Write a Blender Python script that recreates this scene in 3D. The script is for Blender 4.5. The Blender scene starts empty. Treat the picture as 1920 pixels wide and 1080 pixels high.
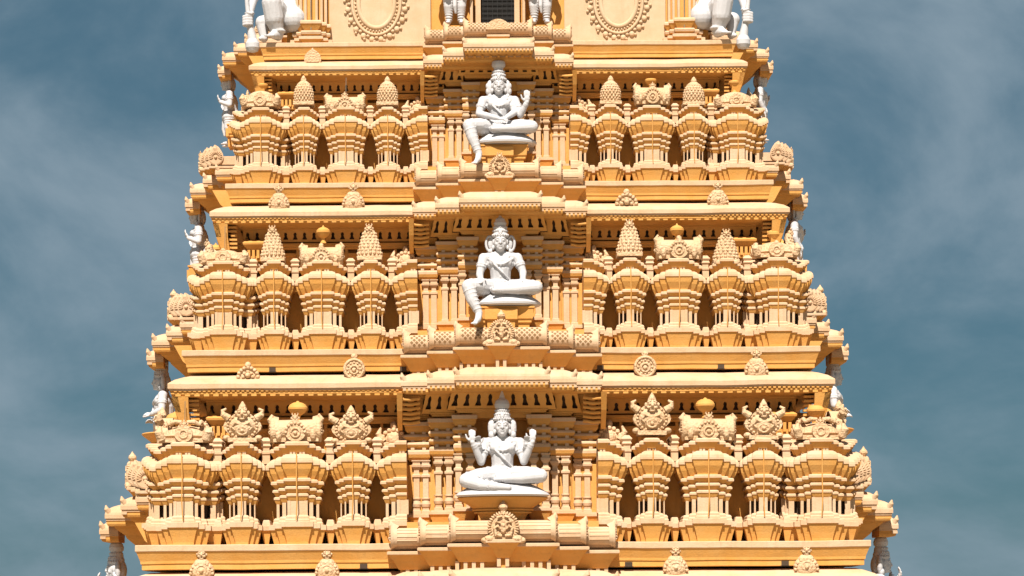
import bpy, bmesh, math, random
from mathutils import Vector, Matrix, noise
random.seed(7)
R = math.radians
S = bpy.context.scene
COL = S.collection
YF = 6.9            # half width of the tower at the reference tier, metres
ZC = 20.0           # height of the reference ledge above the ground

# ------------------------------------------------------------------ materials
def paint(name, c1, c2, grime, gscale=1.0, rough=0.75, bump=0.25, gamt=0.35, streak=0.3, carve=0):
    m = bpy.data.materials.new(name); m.use_nodes = True
    nt = m.node_tree; N = nt.nodes; L = nt.links
    b = N['Principled BSDF']; b.inputs['Roughness'].default_value = rough
    b.inputs['Specular IOR Level'].default_value = 0.25
    tc = N.new('ShaderNodeTexCoord'); oi = N.new('ShaderNodeObjectInfo')
    add = N.new('ShaderNodeVectorMath'); add.operation = 'ADD'
    mul = N.new('ShaderNodeVectorMath'); mul.operation = 'SCALE'; mul.inputs['Scale'].default_value = 37.0
    cmb = N.new('ShaderNodeCombineXYZ')
    for i in range(3): L.new(oi.outputs['Random'], cmb.inputs[i])
    L.new(cmb.outputs[0], mul.inputs[0]); L.new(tc.outputs['Object'], add.inputs[0]); L.new(mul.outputs[0], add.inputs[1])
    def noise(scale, det, stretch=None):
        n = N.new('ShaderNodeTexNoise'); n.inputs['Scale'].default_value = scale; n.inputs['Detail'].default_value = det
        n.inputs['Roughness'].default_value = 0.65
        if stretch:
            mp = N.new('ShaderNodeMapping'); mp.inputs['Scale'].default_value = stretch
            L.new(add.outputs[0], mp.inputs[0]); L.new(mp.outputs[0], n.inputs['Vector'])
        else: L.new(add.outputs[0], n.inputs['Vector'])
        return n
    def ramp(src, p0, p1, v0, v1):
        r = N.new('ShaderNodeMapRange'); r.inputs[1].default_value = p0; r.inputs[2].default_value = p1
        r.inputs[3].default_value = v0; r.inputs[4].default_value = v1; L.new(src, r.inputs[0]); return r.outputs[0]
    def mix(fac, a, bb):
        x = N.new('ShaderNodeMix'); x.data_type = 'RGBA'; L.new(fac, x.inputs[0])
        if isinstance(a, tuple): x.inputs[6].default_value = (*a, 1)
        else: L.new(a, x.inputs[6])
        x.inputs[7].default_value = (*bb, 1); return x.outputs[2]
    n1 = noise(2.3*gscale, 4); col = mix(ramp(n1.outputs[0], .35, .68, 0, 1), c1, c2)
    n2 = noise(1.5*gscale, 6, (7, 7, .7)); col = mix(ramp(n2.outputs[0], .52, .80, 0, streak), col, grime)
    n3 = noise(9*gscale, 5); col = mix(ramp(n3.outputs[0], .60, .78, 0, gamt), col, grime)
    col = mix(ramp(oi.outputs['Random'], .2, 1, 0, .10), col, grime)
    L.new(col, b.inputs['Base Color'])
    n4 = noise(26*gscale, 5)
    if carve:
        vo = N.new('ShaderNodeTexVoronoi'); vo.inputs['Scale'].default_value = carve; vo.feature = 'SMOOTH_F1'; L.new(add.outputs[0], vo.inputs['Vector'])
        b2 = N.new('ShaderNodeBump'); b2.inputs['Strength'].default_value = .6; b2.inputs['Distance'].default_value = .035; b2.invert = True; L.new(vo.outputs['Distance'], b2.inputs['Height'])
    bp = N.new('ShaderNodeBump'); bp.inputs['Strength'].default_value = bump
    bp.inputs['Distance'].default_value = 0.03; L.new(n4.outputs[0], bp.inputs['Height'])
    if carve: L.new(b2.outputs[0], bp.inputs['Normal'])
    L.new(bp.outputs[0], b.inputs['Normal'])
    return m
CREAM_LIT = paint('lit_limewash', (0.510, 0.327, 0.187), (0.544, 0.387, 0.255), (0.289, 0.200, 0.119), streak=.42)  # one wash in two tones; this paler one carries the light on lips
CARVED = paint('carved_limewash', (0.518, 0.336, 0.187), (0.552, 0.391, 0.246), (0.340, 0.221, 0.111), 1, .75, .25, .3, .3, 24)
YELLOW_SHADED = paint('shaded_limewash', (0.561, 0.268, 0.060), (0.578, 0.306, 0.089), (0.306, 0.162, 0.055))  # same wash, shade of tapers and bands put into a deeper colour
WHITE = paint('white_limewash', (0.468, 0.459, 0.468), (0.510, 0.501, 0.510), (0.255, 0.242, 0.238), 1.5, .6, .2, .3, .25)
PANEL = paint('pale_plaster', (0.493, 0.340, 0.204), (0.527, 0.391, 0.255), (0.340, 0.246, 0.145), 1, .8, .15)
DARK = paint('recess_shade', (.05, .032, .02), (.07, .045, .028), (.03, .02, .015))  # dark colour puts the shade of slits and holes into the surface
WIRE = paint('weathered_wire', (.20, .15, .10), (.26, .2, .14), (.1, .08, .06))
IRON = paint('dark_iron', (.016, .016, .016), (.022, .022, .022), (.03, .02, .015), 2, .6)
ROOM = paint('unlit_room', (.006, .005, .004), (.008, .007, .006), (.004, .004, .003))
GROUND = paint('dusty_paving', (.26, .21, .145), (.32, .26, .18), (.18, .15, .11), .05)
STONE = paint('grey_granite', (.30, .27, .23), (.36, .32, .27), (.2, .18, .15), .4)

# ------------------------------------------------------------------ mesh builder
class MB:
    def __init__(s): s.v = []; s.f = []; s.m = []; s.sm = []; s.M = Matrix()
    def add(s, vs, fs, mat=0, smooth=False):
        o = len(s.v); s.v += [s.M @ Vector(p) for p in vs]
        flip = s.M.determinant() < 0
        for f in fs:
            f = [o+i for i in f]
            s.f.append(f[::-1] if flip else f); s.m.append(mat); s.sm.append(smooth)
    def box(s, x0, x1, y0, y1, z0, z1, mat=0):
        s.add([(x0,y0,z0),(x1,y0,z0),(x1,y1,z0),(x0,y1,z0),(x0,y0,z1),(x1,y0,z1),(x1,y1,z1),(x0,y1,z1)],
              [(3,2,1,0),(4,5,6,7),(0,1,5,4),(1,2,6,5),(2,3,7,6),(3,0,4,7)], mat)
    def loft(s, rings, mats=0, smooth=False, caps=True):
        n = len(rings[0]); vs = [p for r in rings for p in r]
        for i in range(len(rings)-1):
            mt = mats[i] if isinstance(mats, (list, tuple)) else mats
            s.add([*rings[i], *rings[i+1]], [(j, (j+1)%n, n+(j+1)%n, n+j) for j in range(n)], mt, smooth)
        if caps:
            s.add(rings[0], [tuple(range(n))[::-1]], mats[0] if isinstance(mats,(list,tuple)) else mats)
            s.add(rings[-1], [tuple(range(n))], mats[-1] if isinstance(mats,(list,tuple)) else mats)
    def rect(s, x0, x1, y0, yb, prof, mats=0, lo=True, ro=True):
        s.loft([[(x0-(o if lo else 0), y0-o, z), (x1+(o if ro else 0), y0-o, z), (x1+(o if ro else 0), yb, z), (x0-(o if lo else 0), yb, z)] for o, z in prof], mats)
    def square(s, half, prof, mats=0):
        rings = []; ns = 36
        for o, z in prof:
            h = half+o; r = []
            for (ax, ay), (bx, by) in (((-h,-h),(h,-h)),((h,-h),(h,h)),((h,h),(-h,h)),((-h,h),(-h,-h))):
                for j in range(ns):
                    f = j/ns; p = Vector((ax+(bx-ax)*f, ay+(by-ay)*f, z))
                    w = noise.noise_vector(p*1.1)*.011 + noise.noise_vector(p*3.1)*.006
                    r.append((p.x+w.x, p.y+w.y, p.z+w.z))
            rings.append(r)
        s.loft(rings, mats)
    def lathe(s, cx, cy, prof, n=14, mat=0, smooth=True, sx=1, sy=1, rot=0):
        s.loft([[(cx+sx*r*math.cos(rot+2*math.pi*j/n), cy+sy*r*math.sin(rot+2*math.pi*j/n), z) for j in range(n)] for r, z in prof], mat, smooth)
    def ell(s, c, r, mat=0, nu=10, nv=7, rot=None):
        M0 = s.M
        T = Matrix.Translation(c)
        if rot is not None: T = T @ rot
        if isinstance(r, (int, float)): r = (r, r, r)
        s.M = M0 @ T @ Matrix.Diagonal((*r, 1))
        rings = []
        for i in range(1, nv):
            t = math.pi*i/nv; rings.append([(math.sin(t)*math.cos(2*math.pi*j/nu), math.sin(t)*math.sin(2*math.pi*j/nu), -math.cos(t)) for j in range(nu)])
        s.loft(rings, mat, True, False)
        s.add([(0,0,-1)]+rings[0], [(0, 1+(j+1)%nu, 1+j) for j in range(nu)], mat, True)
        s.add([(0,0,1)]+rings[-1], [(0, 1+j, 1+(j+1)%nu) for j in range(nu)], mat, True)
        s.M = M0
    def tube(s, pts, rads, n=10, mat=0):
        pts = [Vector(p) for p in pts]; rings = []
        for i, p in enumerate(pts):
            d = (pts[min(i+1, len(pts)-1)] - pts[max(i-1, 0)]).normalized()
            a = d.orthogonal().normalized() if i == 0 else (u - d*u.dot(d)).normalized()
            u = a; w = d.cross(a)
            r = rads[i] if isinstance(rads, (list, tuple)) else rads
            rings.append([tuple(p + r*(math.cos(2*math.pi*j/n)*a + math.sin(2*math.pi*j/n)*w)) for j in range(n)])
        s.loft(rings, mat, True)
    def cap(s, p0, r0, p1, r1, n=12, mat=0):
        s.tube([p0, p1], [r0, r1], n, mat); s.ell(p0, r0, mat, 12, 8); s.ell(p1, r1, mat, 12, 8)
    def limb(s, pts, rads):
        for i in range(len(pts)-1): s.cap(pts[i], rads[i], pts[i+1], rads[i+1])
    def torus(s, c, Rx, Ry, r, axis='Z', n=24, m=7, mat=0):
        M0 = s.M; T = Matrix.Translation(c)
        if axis == 'Y': T = T @ Matrix.Rotation(R(90), 4, 'X')
        if axis == 'X': T = T @ Matrix.Rotation(R(90), 4, 'Y')
        s.M = M0 @ T; vs = []; fs = []
        for i in range(n):
            a = 2*math.pi*i/n
            for j in range(m):
                b = 2*math.pi*j/m; vs.append(((Rx+r*math.cos(b))*math.cos(a), (Ry+r*math.cos(b))*math.sin(a), r*math.sin(b)))
        for i in range(n):
            for j in range(m): fs.append((i*m+j, ((i+1)%n)*m+j, ((i+1)%n)*m+(j+1)%m, i*m+(j+1)%m))
        s.add(vs, fs, mat, True); s.M = M0
    def slab(s, outline, y0, y1, mat=0, smooth=False):      # closed x,z outline pulled from y0 to y1
        s.loft([[(x, y1, z) for x, z in outline], [(x, y0, z) for x, z in outline]], mat, smooth)
    def mesh(s, name, mats):
        me = bpy.data.meshes.new(name); me.from_pydata([tuple(p) for p in s.v], [], s.f)
        for m in (mats if isinstance(mats, (list, tuple)) else [mats]): me.materials.append(m)
        me.polygons.foreach_set('material_index', s.m); me.polygons.foreach_set('use_smooth', s.sm)
        bm = bmesh.new(); bm.from_mesh(me); bmesh.ops.recalc_face_normals(bm, faces=bm.faces); bm.to_mesh(me); bm.free()
        me.update(); return me
CY = [CREAM_LIT, YELLOW_SHADED]

def link(name, me, parent=None, loc=(0,0,0), rz=0, sc=1):
    o = bpy.data.objects.new(name, me); COL.objects.link(o); o.parent = parent
    o.location = loc; o.rotation_euler = (0,0,rz); o.scale = (sc,sc,sc); return o
def tag(o, label, cat, group=None):
    o['label'] = label; o['category'] = cat
    if group: o['group'] = group
    return o

# ------------------------------------------------------------------ tiers: k = scale, z = ledge height
H = 3.597
TIERS = {'D': dict(k=1.12, z=ZC-H*1.12-.134, r=.20), 'C': dict(k=1.0, z=ZC, r=.20),
         'B': dict(k=.882, z=ZC+H+.131, r=.27), 'A': dict(k=.769, z=ZC+H*1.882+.257, r=.48)}
KT = .677; ZT = ZC + H*(1+.882+.769)*.9985+.359
SIDE = 1.40         # the bays of the side faces sit this much higher
FACES = (0, R(90), R(-90))

tower = link('temple_tower', None)
tag(tower, 'pale yellow tiered temple tower crowded with stepped pavilions, eaves and pilasters', 'tower')

def put(name, me, t, face=0, x=0, y=0, z=0, parent=None, jit=0):
    """place a mesh whose y is measured inward from the ledge front of tier t on a face"""
    k = t['k']; v = Matrix.Rotation(face, 4, 'Z') @ Vector((x*k, (y-YF)*k, 0))
    o = link(name, me, parent or tower, (v.x, v.y, t['z']+z*k), face + random.uniform(-1,1)*jit, k)
    return o

# ------------------------------------------------------------------ layer tools
def steps(mb, hws, ys, yb, prof, drop, mats=0, clip=None, z=0):
    for i in range(len(hws)):
        x0, x1 = -hws[i], hws[i]; lo = ro = True
        p = [(o, zz+z-i*(drop-.010)) for o, zz in prof]
        if clip == 'R': x1 = -.012*i; ro = False
        mb.rect(x0, x1, ys[i], yb+.003*i, p, mats, lo, ro)

BASE = [(.04,-.04),(.045,.03),(.07,.14),(.115,.30),(.14,.31),(.14,.40),(.08,.41)]
BASEm = [1,1,1,1,0,0]
BASE2 = [(.07,.40),(.07,.44),(.055,.46),(.055,.50),(.03,.53),(.0,.535)]
LAY = [[(.0,zb),(.01,zb+.015),(.7*o,zb+.5*(zt-zb)),(o-.012,zb+.60*(zt-zb)),(o,zb+.63*(zt-zb)),(o,zt-.018),(o-.025,zt),(.0,zt+.004)] for o, zb, zt in ((.05,.80,.94),(.072,.935,1.075),(.10,1.065,1.23))]
LAYm = [1,1,1,0,0,0,0]
KAP = [(.03,1.225),(.035,1.26),(.10,1.40),(.125,1.51),(.14,1.515),(.14,1.555),(.132,1.60),(.105,1.645),(.05,1.675),(-.03,1.685)]
KAPm = [1,1,1,1,0,0,0,0,0]
UPP = [(.0,1.73),(.02,1.77),(.06,1.84),(.08,1.845),(.08,1.895),(.04,1.92),(-.02,1.925)]
UPPm = [1,1,1,0,0,0]

def pav_body(mb, hws, kw, clip=None, rotc=None, dz=0.0):
    ys = [.20, .255, .31][:len(hws)]; yb = 1.25
    M0 = mb.M
    if rotc is not None: yb = rotc
    steps(mb, hws, ys, yb, BASE, .04, BASEm, clip, dz)
    steps(mb, hws, ys, yb, BASE2, .04, 0, clip, dz+.003)
    # recessed core behind the little pilasters
    for i, hw in enumerate(hws):
        x1 = hw-.05 if clip != 'R' else -.012*i
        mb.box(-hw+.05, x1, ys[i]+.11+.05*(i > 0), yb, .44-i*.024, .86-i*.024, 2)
    for i, hw in enumerate(hws):
        zz = -i*.024
        seg = [(-hw, hw)] if i == 0 else [(-hw, -hws[i-1]-.058), (hws[i-1]+.058, hw)]
        for u0, u1 in seg:
            if clip == 'R':
                if u0 > 0: continue
                u1 = min(u1, -.012*i)
            mb.box(u0, u1, ys[i]-.002*i, ys[i]+.1, .52+zz, .815+zz+dz, 0)
            if u0 > -hw-.001 and i == 0 and hw > .1: 
                for e in (u0, u1): mb.box(e-.03, e+.03, ys[i]-.014, ys[i]+.09, .53, .805, 0)
    for j, l in enumerate(LAY): steps(mb, hws, ys, yb, l, .042, LAYm, clip, dz)
    kh = hws + [kw]; kys = ys + [ys[-1]+.07]
    steps(mb, kh[:len(hws)] + [kw-.14], kys, yb, KAP, .055, KAPm, clip, dz)
    # neck with slits
    for i, hw in enumerate(hws):
        x1 = hw-.02 if clip != 'R' else -.012*i
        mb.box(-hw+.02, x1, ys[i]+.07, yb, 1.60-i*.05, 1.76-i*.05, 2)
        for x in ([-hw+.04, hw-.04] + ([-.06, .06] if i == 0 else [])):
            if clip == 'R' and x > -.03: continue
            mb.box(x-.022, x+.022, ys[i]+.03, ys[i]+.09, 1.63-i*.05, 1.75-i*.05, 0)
    uh = [h*.92 for h in hws] + [kw-.15]
    steps(mb, uh, [y+.02 for y in kys], yb, UPP, .055, UPPm, clip, dz)
    mb.M = M0

PAV = {}
def pavilion_mesh(kind):
    mb = MB()
    if kind == 'sala': pav_body(mb, [.16,.29,.40], .60)
    if kind == 'panjara': pav_body(mb, [.08,.165,.245], .44)
    if kind == 'half': pav_body(mb, [.16,.29,.40], .58, clip='R')
    if kind == 'kuta':
        c = Vector((0, .89, 0))
        for j, a in enumerate((0, R(90), R(-90))):
            mb.M = Matrix.Translation(c) @ Matrix.Rotation(a, 4, 'Z') @ Matrix.Translation(-c)
            pav_body(mb, [.155,.27,.38], .60, rotc=.95, dz=.004*j)
        mb.M = Matrix()
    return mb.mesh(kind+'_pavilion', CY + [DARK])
for kd in ('sala', 'panjara', 'half', 'kuta'): PAV[kd] = pavilion_mesh(kd)

# --- roofs (sub-parts)
def face_mask(mb, c, s, horns=True):          # small grinning lion mask, looking toward -y
    x, y, z = c
    mb.ell((x, y, z), (.62*s, .5*s, .62*s))
    for q in (-1, 1):
        mb.ell((x+q*.28*s, y-.42*s, z+.16*s), (.17*s, .16*s, .17*s))
        mb.ell((x+q*.32*s, y-.34*s, z+.40*s), (.26*s, .16*s, .10*s), rot=Matrix.Rotation(q*.4, 4, 'Y'))
        mb.ell((x+q*.36*s, y-.34*s, z-.20*s), (.24*s, .20*s, .18*s))
        mb.ell((x+q*.66*s, y, z+.1*s), (.16*s, .12*s, .24*s))
        if horns: mb.tube([(x+q*.34*s, y-.1*s, z+.48*s), (x+q*.55*s, y-.12*s, z+.78*s), (x+q*.42*s, y-.12*s, z+1.02*s)], [.15*s, .11*s, .03*s], 7)
        mb.tube([(x+q*.2*s, y-.42*s, z-.28*s), (x+q*.2*s, y-.46*s, z-.55*s)], [.07*s, .02*s], 6)
    mb.ell((x, y-.52*s, z-.02*s), (.15*s, .18*s, .16*s))
    mb.ell((x, y-.30*s, z-.56*s), (.34*s, .2*s, .12*s))
    mb.ell((x, y-.1*s, z+.7*s), (.16*s, .14*s, .22*s))

def horn_end(mb, x, y, z, r, q, t=.07):        # flared gable end of a barrel roof at x, peak on top
    n = 16; out = []
    for j in range(n):
        a = -math.pi*.5 + 2*math.pi*j/n; rr = r
        up = max(0, math.sin(a))**6
        out.append((rr*math.cos(a), rr*math.sin(a) + up*r*.45))
    mb.loft([[(x-t*.5*q, y+a*1.0, z+b) for a, b in out], [(x+t*.3*q, y+a*1.06, z+b*1.06) for a, b in out], [(x+t*q, y+a*1.12, z+b*1.18) for a, b in out], [(x+t*1.25*q, y+a*.98, z+b*1.02) for a, b in out]], 0, True)
    for j in range(13):
        a = math.pi*(j-1)/10
        mb.ell((x+t*1.2*q, y+.66*r*math.cos(a), z+.66*r*math.sin(a)), (.035, r*.34, r*.10), 0, 7, 5, Matrix.Rotation(a, 4, 'X'))
    mb.ell((x+t*1.25*q, y, z-.05*r), (.05, r*.26, r*.24), nu=10, nv=6)

def barrel(mb, hw, yc, zc, r, n=14, lattice=0, rings=True):
    rr = [[(x, yc - r*math.cos(a), zc + r*math.sin(a)) for a in [(-.42+1.84*j/n)*math.pi*.75 for j in range(n+1)]] for x in (-hw, hw)]
    mb.loft(rr, 0, True)
    if rings:
        for x in [-hw*.98, hw*.98]:
            rr = [[(xx, yc-(r+.012)*math.cos(a), zc+(r+.012)*math.sin(a)) for a in [(-.42+1.84*j/n)*math.pi*.75 for j in range(n+1)]] for xx in (x-.03, x+.03)]
            mb.loft(rr, 0, True)

def roof_mesh(kind, style):
    mb = MB(); z0 = 1.915; y0 = .45
    rnd = random.Random(hash((len(kind), len(style))) % 100)
    if kind == 'sala':
        r = .20; w = .36
        mb.box(-.42, .42, .30, .8, z0-.03, z0+.05)
        barrel(mb, w, y0, z0+.19, r)
        for q in (-1, 1):
            horn_end(mb, q*w, y0, z0+.17, r*.95, q, .09)
            mb.tube([(q*(w+.05), y0-.05, z0+.28), (q*(w+.12), y0-.06, z0+.40), (q*(w+.07), y0-.06, z0+.49)], [.08, .055, .02], 7)
            mb.ell((q*(w-.04), y0-.16, z0+.1), (.06,.07,.12))
        # central gable medallion
        out = [(.20*math.cos(a)*(1-.25*max(0,math.sin(a))), z0+.17+.21*math.sin(a)) for a in [2*math.pi*j/18 for j in range(18)]]
        mb.slab(out, y0-.27, y0, 0, True)
        for j in range(9):
            a = math.pi*(j)/8; mb.ell((.175*math.cos(a), y0-.27, z0+.14+.17*math.sin(a)), .032, nu=6, nv=5)
        mb.torus((0, y0-.275, z0+.13), .085, .085, .022, 'Y', 14, 5); mb.ell((0, y0-.275, z0+.13), .04)
        if style != 'B': face_mask(mb, (0, y0-.20, z0+.40), .105, style == 'C')
        else: mb.ell((0, y0-.15, z0+.40), (.06,.06,.07))
    if kind == 'kuta':
        y0 = .80
        mb.box(-.44, .44, y0-.44, y0+.44, z0-.03, z0+.05)
        hh = {'A': .40, 'B': .33, 'C': .30}[style]
        prof = [(.40, z0+.03), (.47, z0+.10), (.46, z0+.6*hh*.5), (.38, z0+.72*hh), (.22, z0+.95*hh), (.10, z0+1.03*hh), (.04, z0+1.05*hh)]
        mb.lathe(0, y0, prof, 16)
        for a in (0, R(90), R(-90)):
            c = Vector((0, y0, 0)); mb.M = Matrix.Translation(c) @ Matrix.Rotation(a, 4, 'Z') @ Matrix.Translation(-c)
            out = [(.17*math.cos(t), z0+.13+.16*math.sin(t)) for t in [2*math.pi*j/14 for j in range(14)]]
            mb.slab(out, y0-.50, y0-.2, 0, True); mb.torus((0, y0-.50, z0+.12), .075, .075, .022, 'Y', 12, 5)
            if style == 'C': face_mask(mb, (0, y0-.36, z0+.31), .105, False); [mb.tube([(q*.05, y0-.3, z0+.36), (q*.18, y0-.3, z0+.37), (q*.30, y0-.28, z0+.31)], [.04,.05,.03], 7) for q in (-1,1)]
            else: mb.ell((0, y0-.42, z0+.28), (.055,.05,.055))
            for q in (-1, 1):
                mb.tube([(q*.42, y0-.42, z0+.03), (q*.47, y0-.46, z0+.16), (q*.43, y0-.44, z0+.27)], [.09,.075,.03], 8)
        mb.M = Matrix()
    if kind in ('panjara', 'half'):
        y0 = .42
        mb.box(-.27, .27, .24, .8, z0-.03, z0+.05)
        if style == 'C':
            out = []
            for j in range(24):
                a = 2*math.pi*j/24; rx = .33 + .03*math.cos(4*a); out.append((rx*math.cos(a), z0+.27+.26*math.sin(a)))
            mb.slab(out, y0-.12, y0+.12, 0, True)
            mb.ell((0, y0-.08, z0+.27), (.27,.13,.22), nu=14, nv=9)
            for j in range(22):
                a = 2*math.pi*j/22; mb.ell((.275*math.cos(a), y0-.13, z0+.27+.215*math.sin(a)), .027, nu=6, nv=5)
            mb.torus((0, y0-.19, z0+.18), .095, .075, .02, 'Y', 16, 6); mb.ell((0, y0-.19, z0+.18), (.04,.04,.035))
            for q in (-1, 1):
                mb.tube([(q*.26, y0-.1, z0+.42), (q*.36, y0-.12, z0+.49), (q*.37, y0-.12, z0+.56), (q*.30, y0-.12, z0+.60)], [.075,.06,.04,.02], 10)
                mb.ell((q*.30, y0-.1, z0+.05), (.07,.08,.055)); mb.tube([(q*.05,y0-.19,z0+.30),(q*.14,y0-.20,z0+.34),(q*.19,y0-.17,z0+.25),(q*.14,y0-.19,z0+.19)], [.02,.03,.028,.015], 8)
            face_mask(mb, (0, y0-.16, z0+.50), .175, False)
            mb.tube([(0,y0-.1,z0+.58),(0,y0-.1,z0+.66),(0,y0-.1,z0+.74)], [.09,.06,.012], 8)
        elif style == 'B':
            prof = [(.24, z0), (.255, z0+.1), (.235, z0+.26), (.19, z0+.42), (.14, z0+.56), (.10, z0+.64)]
            mb.lathe(0, y0, prof, 14, sy=.6)
            for i in range(8):
                zz = z0+.05+.07*i; rr = .255 - .13*max(0,(i-1)/6.5); n = 9 - i//2
                for j in range(n):
                    a = -math.pi*(j+.5*(i%2))/(n-.5)
                    mb.ell((rr*math.cos(a), y0+.62*rr*math.sin(a), zz), (.035,.03,.04), nu=6, nv=4)
            face_mask(mb, (0, y0-.04, z0+.64), .125)
        else:
            prof = [(.20, z0), (.235, z0+.12), (.24, z0+.28), (.21, z0+.42), (.14, z0+.52), (.07, z0+.57), (.075, z0+.60), (.045, z0+.66), (.01, z0+.70)]
            mb.lathe(0, y0, prof, 14, sy=.6)
            for i in range(8):
                zz = z0+.05+.06*i; rr = [.225,.235,.24,.24,.235,.22,.19,.15][i]; n = 9
                for j in range(n):
                    a = -math.pi*(j+.5*(i%2))/(n-.5)
                    mb.ell((rr*math.cos(a), y0+.62*rr*math.sin(a), zz), (.03,.025,.034), nu=6, nv=4)
    if kind == 'half':
        pass
    return mb.mesh(kind+'_roof', CARVED)
ROOF = {(kd, st): roof_mesh(kd, st) for kd in ('sala','panjara','kuta') for st in 'ABC'}
def finial_mesh(style, y0, zb):
    mb = MB()
    if style == 'C': p = [(.07,-.02),(.045,.03),(.06,.08),(.13,.13),(.185,.20),(.185,.235),(.15,.29),(.09,.325),(.04,.335),(.015,.36)]
    elif style == 'B': p = [(.07,-.02),(.04,.04),(.045,.09),(.11,.14),(.155,.21),(.15,.26),(.09,.31),(.03,.33),(.01,.37)]
    else: p = [(.08,-.02),(.055,.06),(.06,.13),(.11,.18),(.145,.225),(.15,.26),(.13,.285),(.05,.30),(.01,.305)]
    mb.lathe(0, y0, [(r, zb+z) for r, z in p], 14)
    return mb.mesh('finial', YELLOW_SHADED)
FIN = {('sala', s): finial_mesh(s, .45, 2.30) for s in 'ABC'}
FIN.update({('kuta', s): finial_mesh(s, .80, {'A':2.30,'B':2.24,'C':2.22}[s]) for s in 'ABC'})
def rod_mesh(y0, z0, z1, r=.008):
    mb = MB(); mb.tube([(0,y0,z0),(.01,y0,z1)], r, 6); return mb.mesh('rod', WIRE)
SPIKE = {'kuta': rod_mesh(.6, 2.2, 2.72), 'sala': rod_mesh(.42, 2.28, 2.7)}
def conduit_mesh(q):
    mb = MB(); mb.tube([(q*.005,.045,1.70),(0,.04,1.2),(q*.01,.042,.8),(q*-.01,.05,.43)], [.011,.011,.012,.010], 6); return mb.mesh('conduit', YELLOW_SHADED)
COND = [conduit_mesh(1), conduit_mesh(-1)]

XS = [('half', -1.80), ('panjara', -2.81), ('sala', -3.86), ('panjara', -4.91), ('kuta', -6.01),
      ('half', 1.80), ('panjara', 2.81), ('sala', 3.86), ('panjara', 4.91), ('kuta', 6.01)]
NOFIN = {('C','kuta',-1), ('B','kuta',-1), ('A','sala',-1)}
NAME = {'sala': 'oblong_pavilion', 'panjara': 'narrow_pavilion', 'kuta': 'corner_pavilion', 'half': 'half_pavilion'}
PAVHALF_R = None
def mirrored(me):
    m2 = me.copy(); m2.transform(Matrix.Diagonal((-1,1,1,1))); m2.flip_normals(); return m2
HALF = {-1: PAV['half'], 1: mirrored(PAV['half'])}
HALFP = []
for tn in 'CBA':
    t = TIERS[tn]
    for fi, fa in enumerate(FACES):
        for kd, x in XS:
            q = 1 if x > 0 else -1
            if fi > 0 and kd == 'kuta' and not ((fi == 1 and q > 0) or (fi == 2 and q < 0)): continue
            me = HALF[q] if kd == 'half' else PAV[kd]
            p = put(NAME[kd], me, t, fa, x, random.uniform(-.02,.02), .03+random.uniform(-.012,.012), jit=R(.7))
            if kd == 'half': HALFP.append((p, q)); continue
            r = link('roof', ROOF[(kd, tn)], p, (0,0,.05 if kd == 'kuta' else .03)); r.scale = (random.choice((-1,1))*random.uniform(.94,1.06), 1, random.uniform(.94,1.05)); r.rotation_euler.y = random.uniform(-1,1)*R(1.0)
            if kd in ('sala', 'kuta'):
                if (tn, kd, q) in NOFIN and fi == 0: link('spike', SPIKE[kd], p)
                else: link('finial', FIN[(kd, tn)], p, (random.uniform(-.01,.01),0,.04))
            if fi == 0: link('conduit', COND[0 if random.random() < .6 else 1], p, (random.uniform(-.015,.015),0,0))

# ------------------------------------------------------------------ bands, ledges, walls and eaves (square rings)
def ring(name, fn):
    mb = MB(); fn(mb); return mb.mesh(name, CY)
LEDGE = ring('ledge', lambda mb: mb.square(YF-.2, [(.07,-.47),(.09,-.46),(.09,-.36),(.11,-.35),(.115,-.30),(.17,-.15),(.185,-.13),(.2,-.115),(.2,-.012),(.19,0),(-.6,.002)], [1,1,1,1,1,1,0,0,0,0]))
EAVE = ring('eave', lambda mb: mb.square(YF-1.05, [(-.05,2.70),(.30,2.74),(.36,2.745),(.40,2.755),(.43,2.79),(.43,2.845),(.455,2.85),(.455,2.885),(.485,2.89),(.485,2.975),(.475,2.99),(.36,3.065),(.20,3.13),(.08,3.165),(-.1,3.17)], [1,1,1,1,1,1,0,0,0,0,0,0,0,0]))
def wall_fn(mb):
    mb.square(YF-.97, [(0,-.02),(0,1.45),(-.40,1.75),(-.40,2.2)], 1)
    mb.square(YF-1.38, [(.0,2.0),(.03,2.02),(.03,2.12),(.06,2.14),(.06,2.20),(.01,2.205),(-.15,2.21),(-.15,3.0)], 1)
WALL = ring('tier_wall', wall_fn)

def frieze(mb, x0, x1, n, zb, zt, yb, yt, depth=.10):     # pierced strip: bell shaped openings
    w = (x1-x0)/n
    hole = [(-.25,.20),(-.25,.30),(-.17,.38),(-.13,.52),(-.18,.62),(-.13,.74),(0,.82)]
    for i in range(n):
        cx = x0+w*(i+.5)
        def P(u, v, d=0): return (cx+u*w, yb+(yt-yb)*v+d, zb+(zt-zb)*v)
        for q in (-1, 1):
            h = [(q*abs(u), v) for u, v in hole]
            poly = [(0,0),(q*.5,0),(q*.5,1),(0,1)] + h[::-1] + [(0,.20)]
            f = [P(u,v) for u,v in poly]
            mb.add(f, [tuple(range(len(f)))], 0)
            pts = [(0,.20)] + h
            for a, b in zip(pts, pts[1:]):
                mb.add([P(*a), P(*b), P(*b, depth), P(*a, depth)], [(0,1,2,3)], 0)
    mb.add([(x0, yb+depth, zb), (x1, yb+depth, zb), (x1, yt+depth, zt), (x0, yt+depth, zt)], [(0,1,2,3)], 1)
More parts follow.
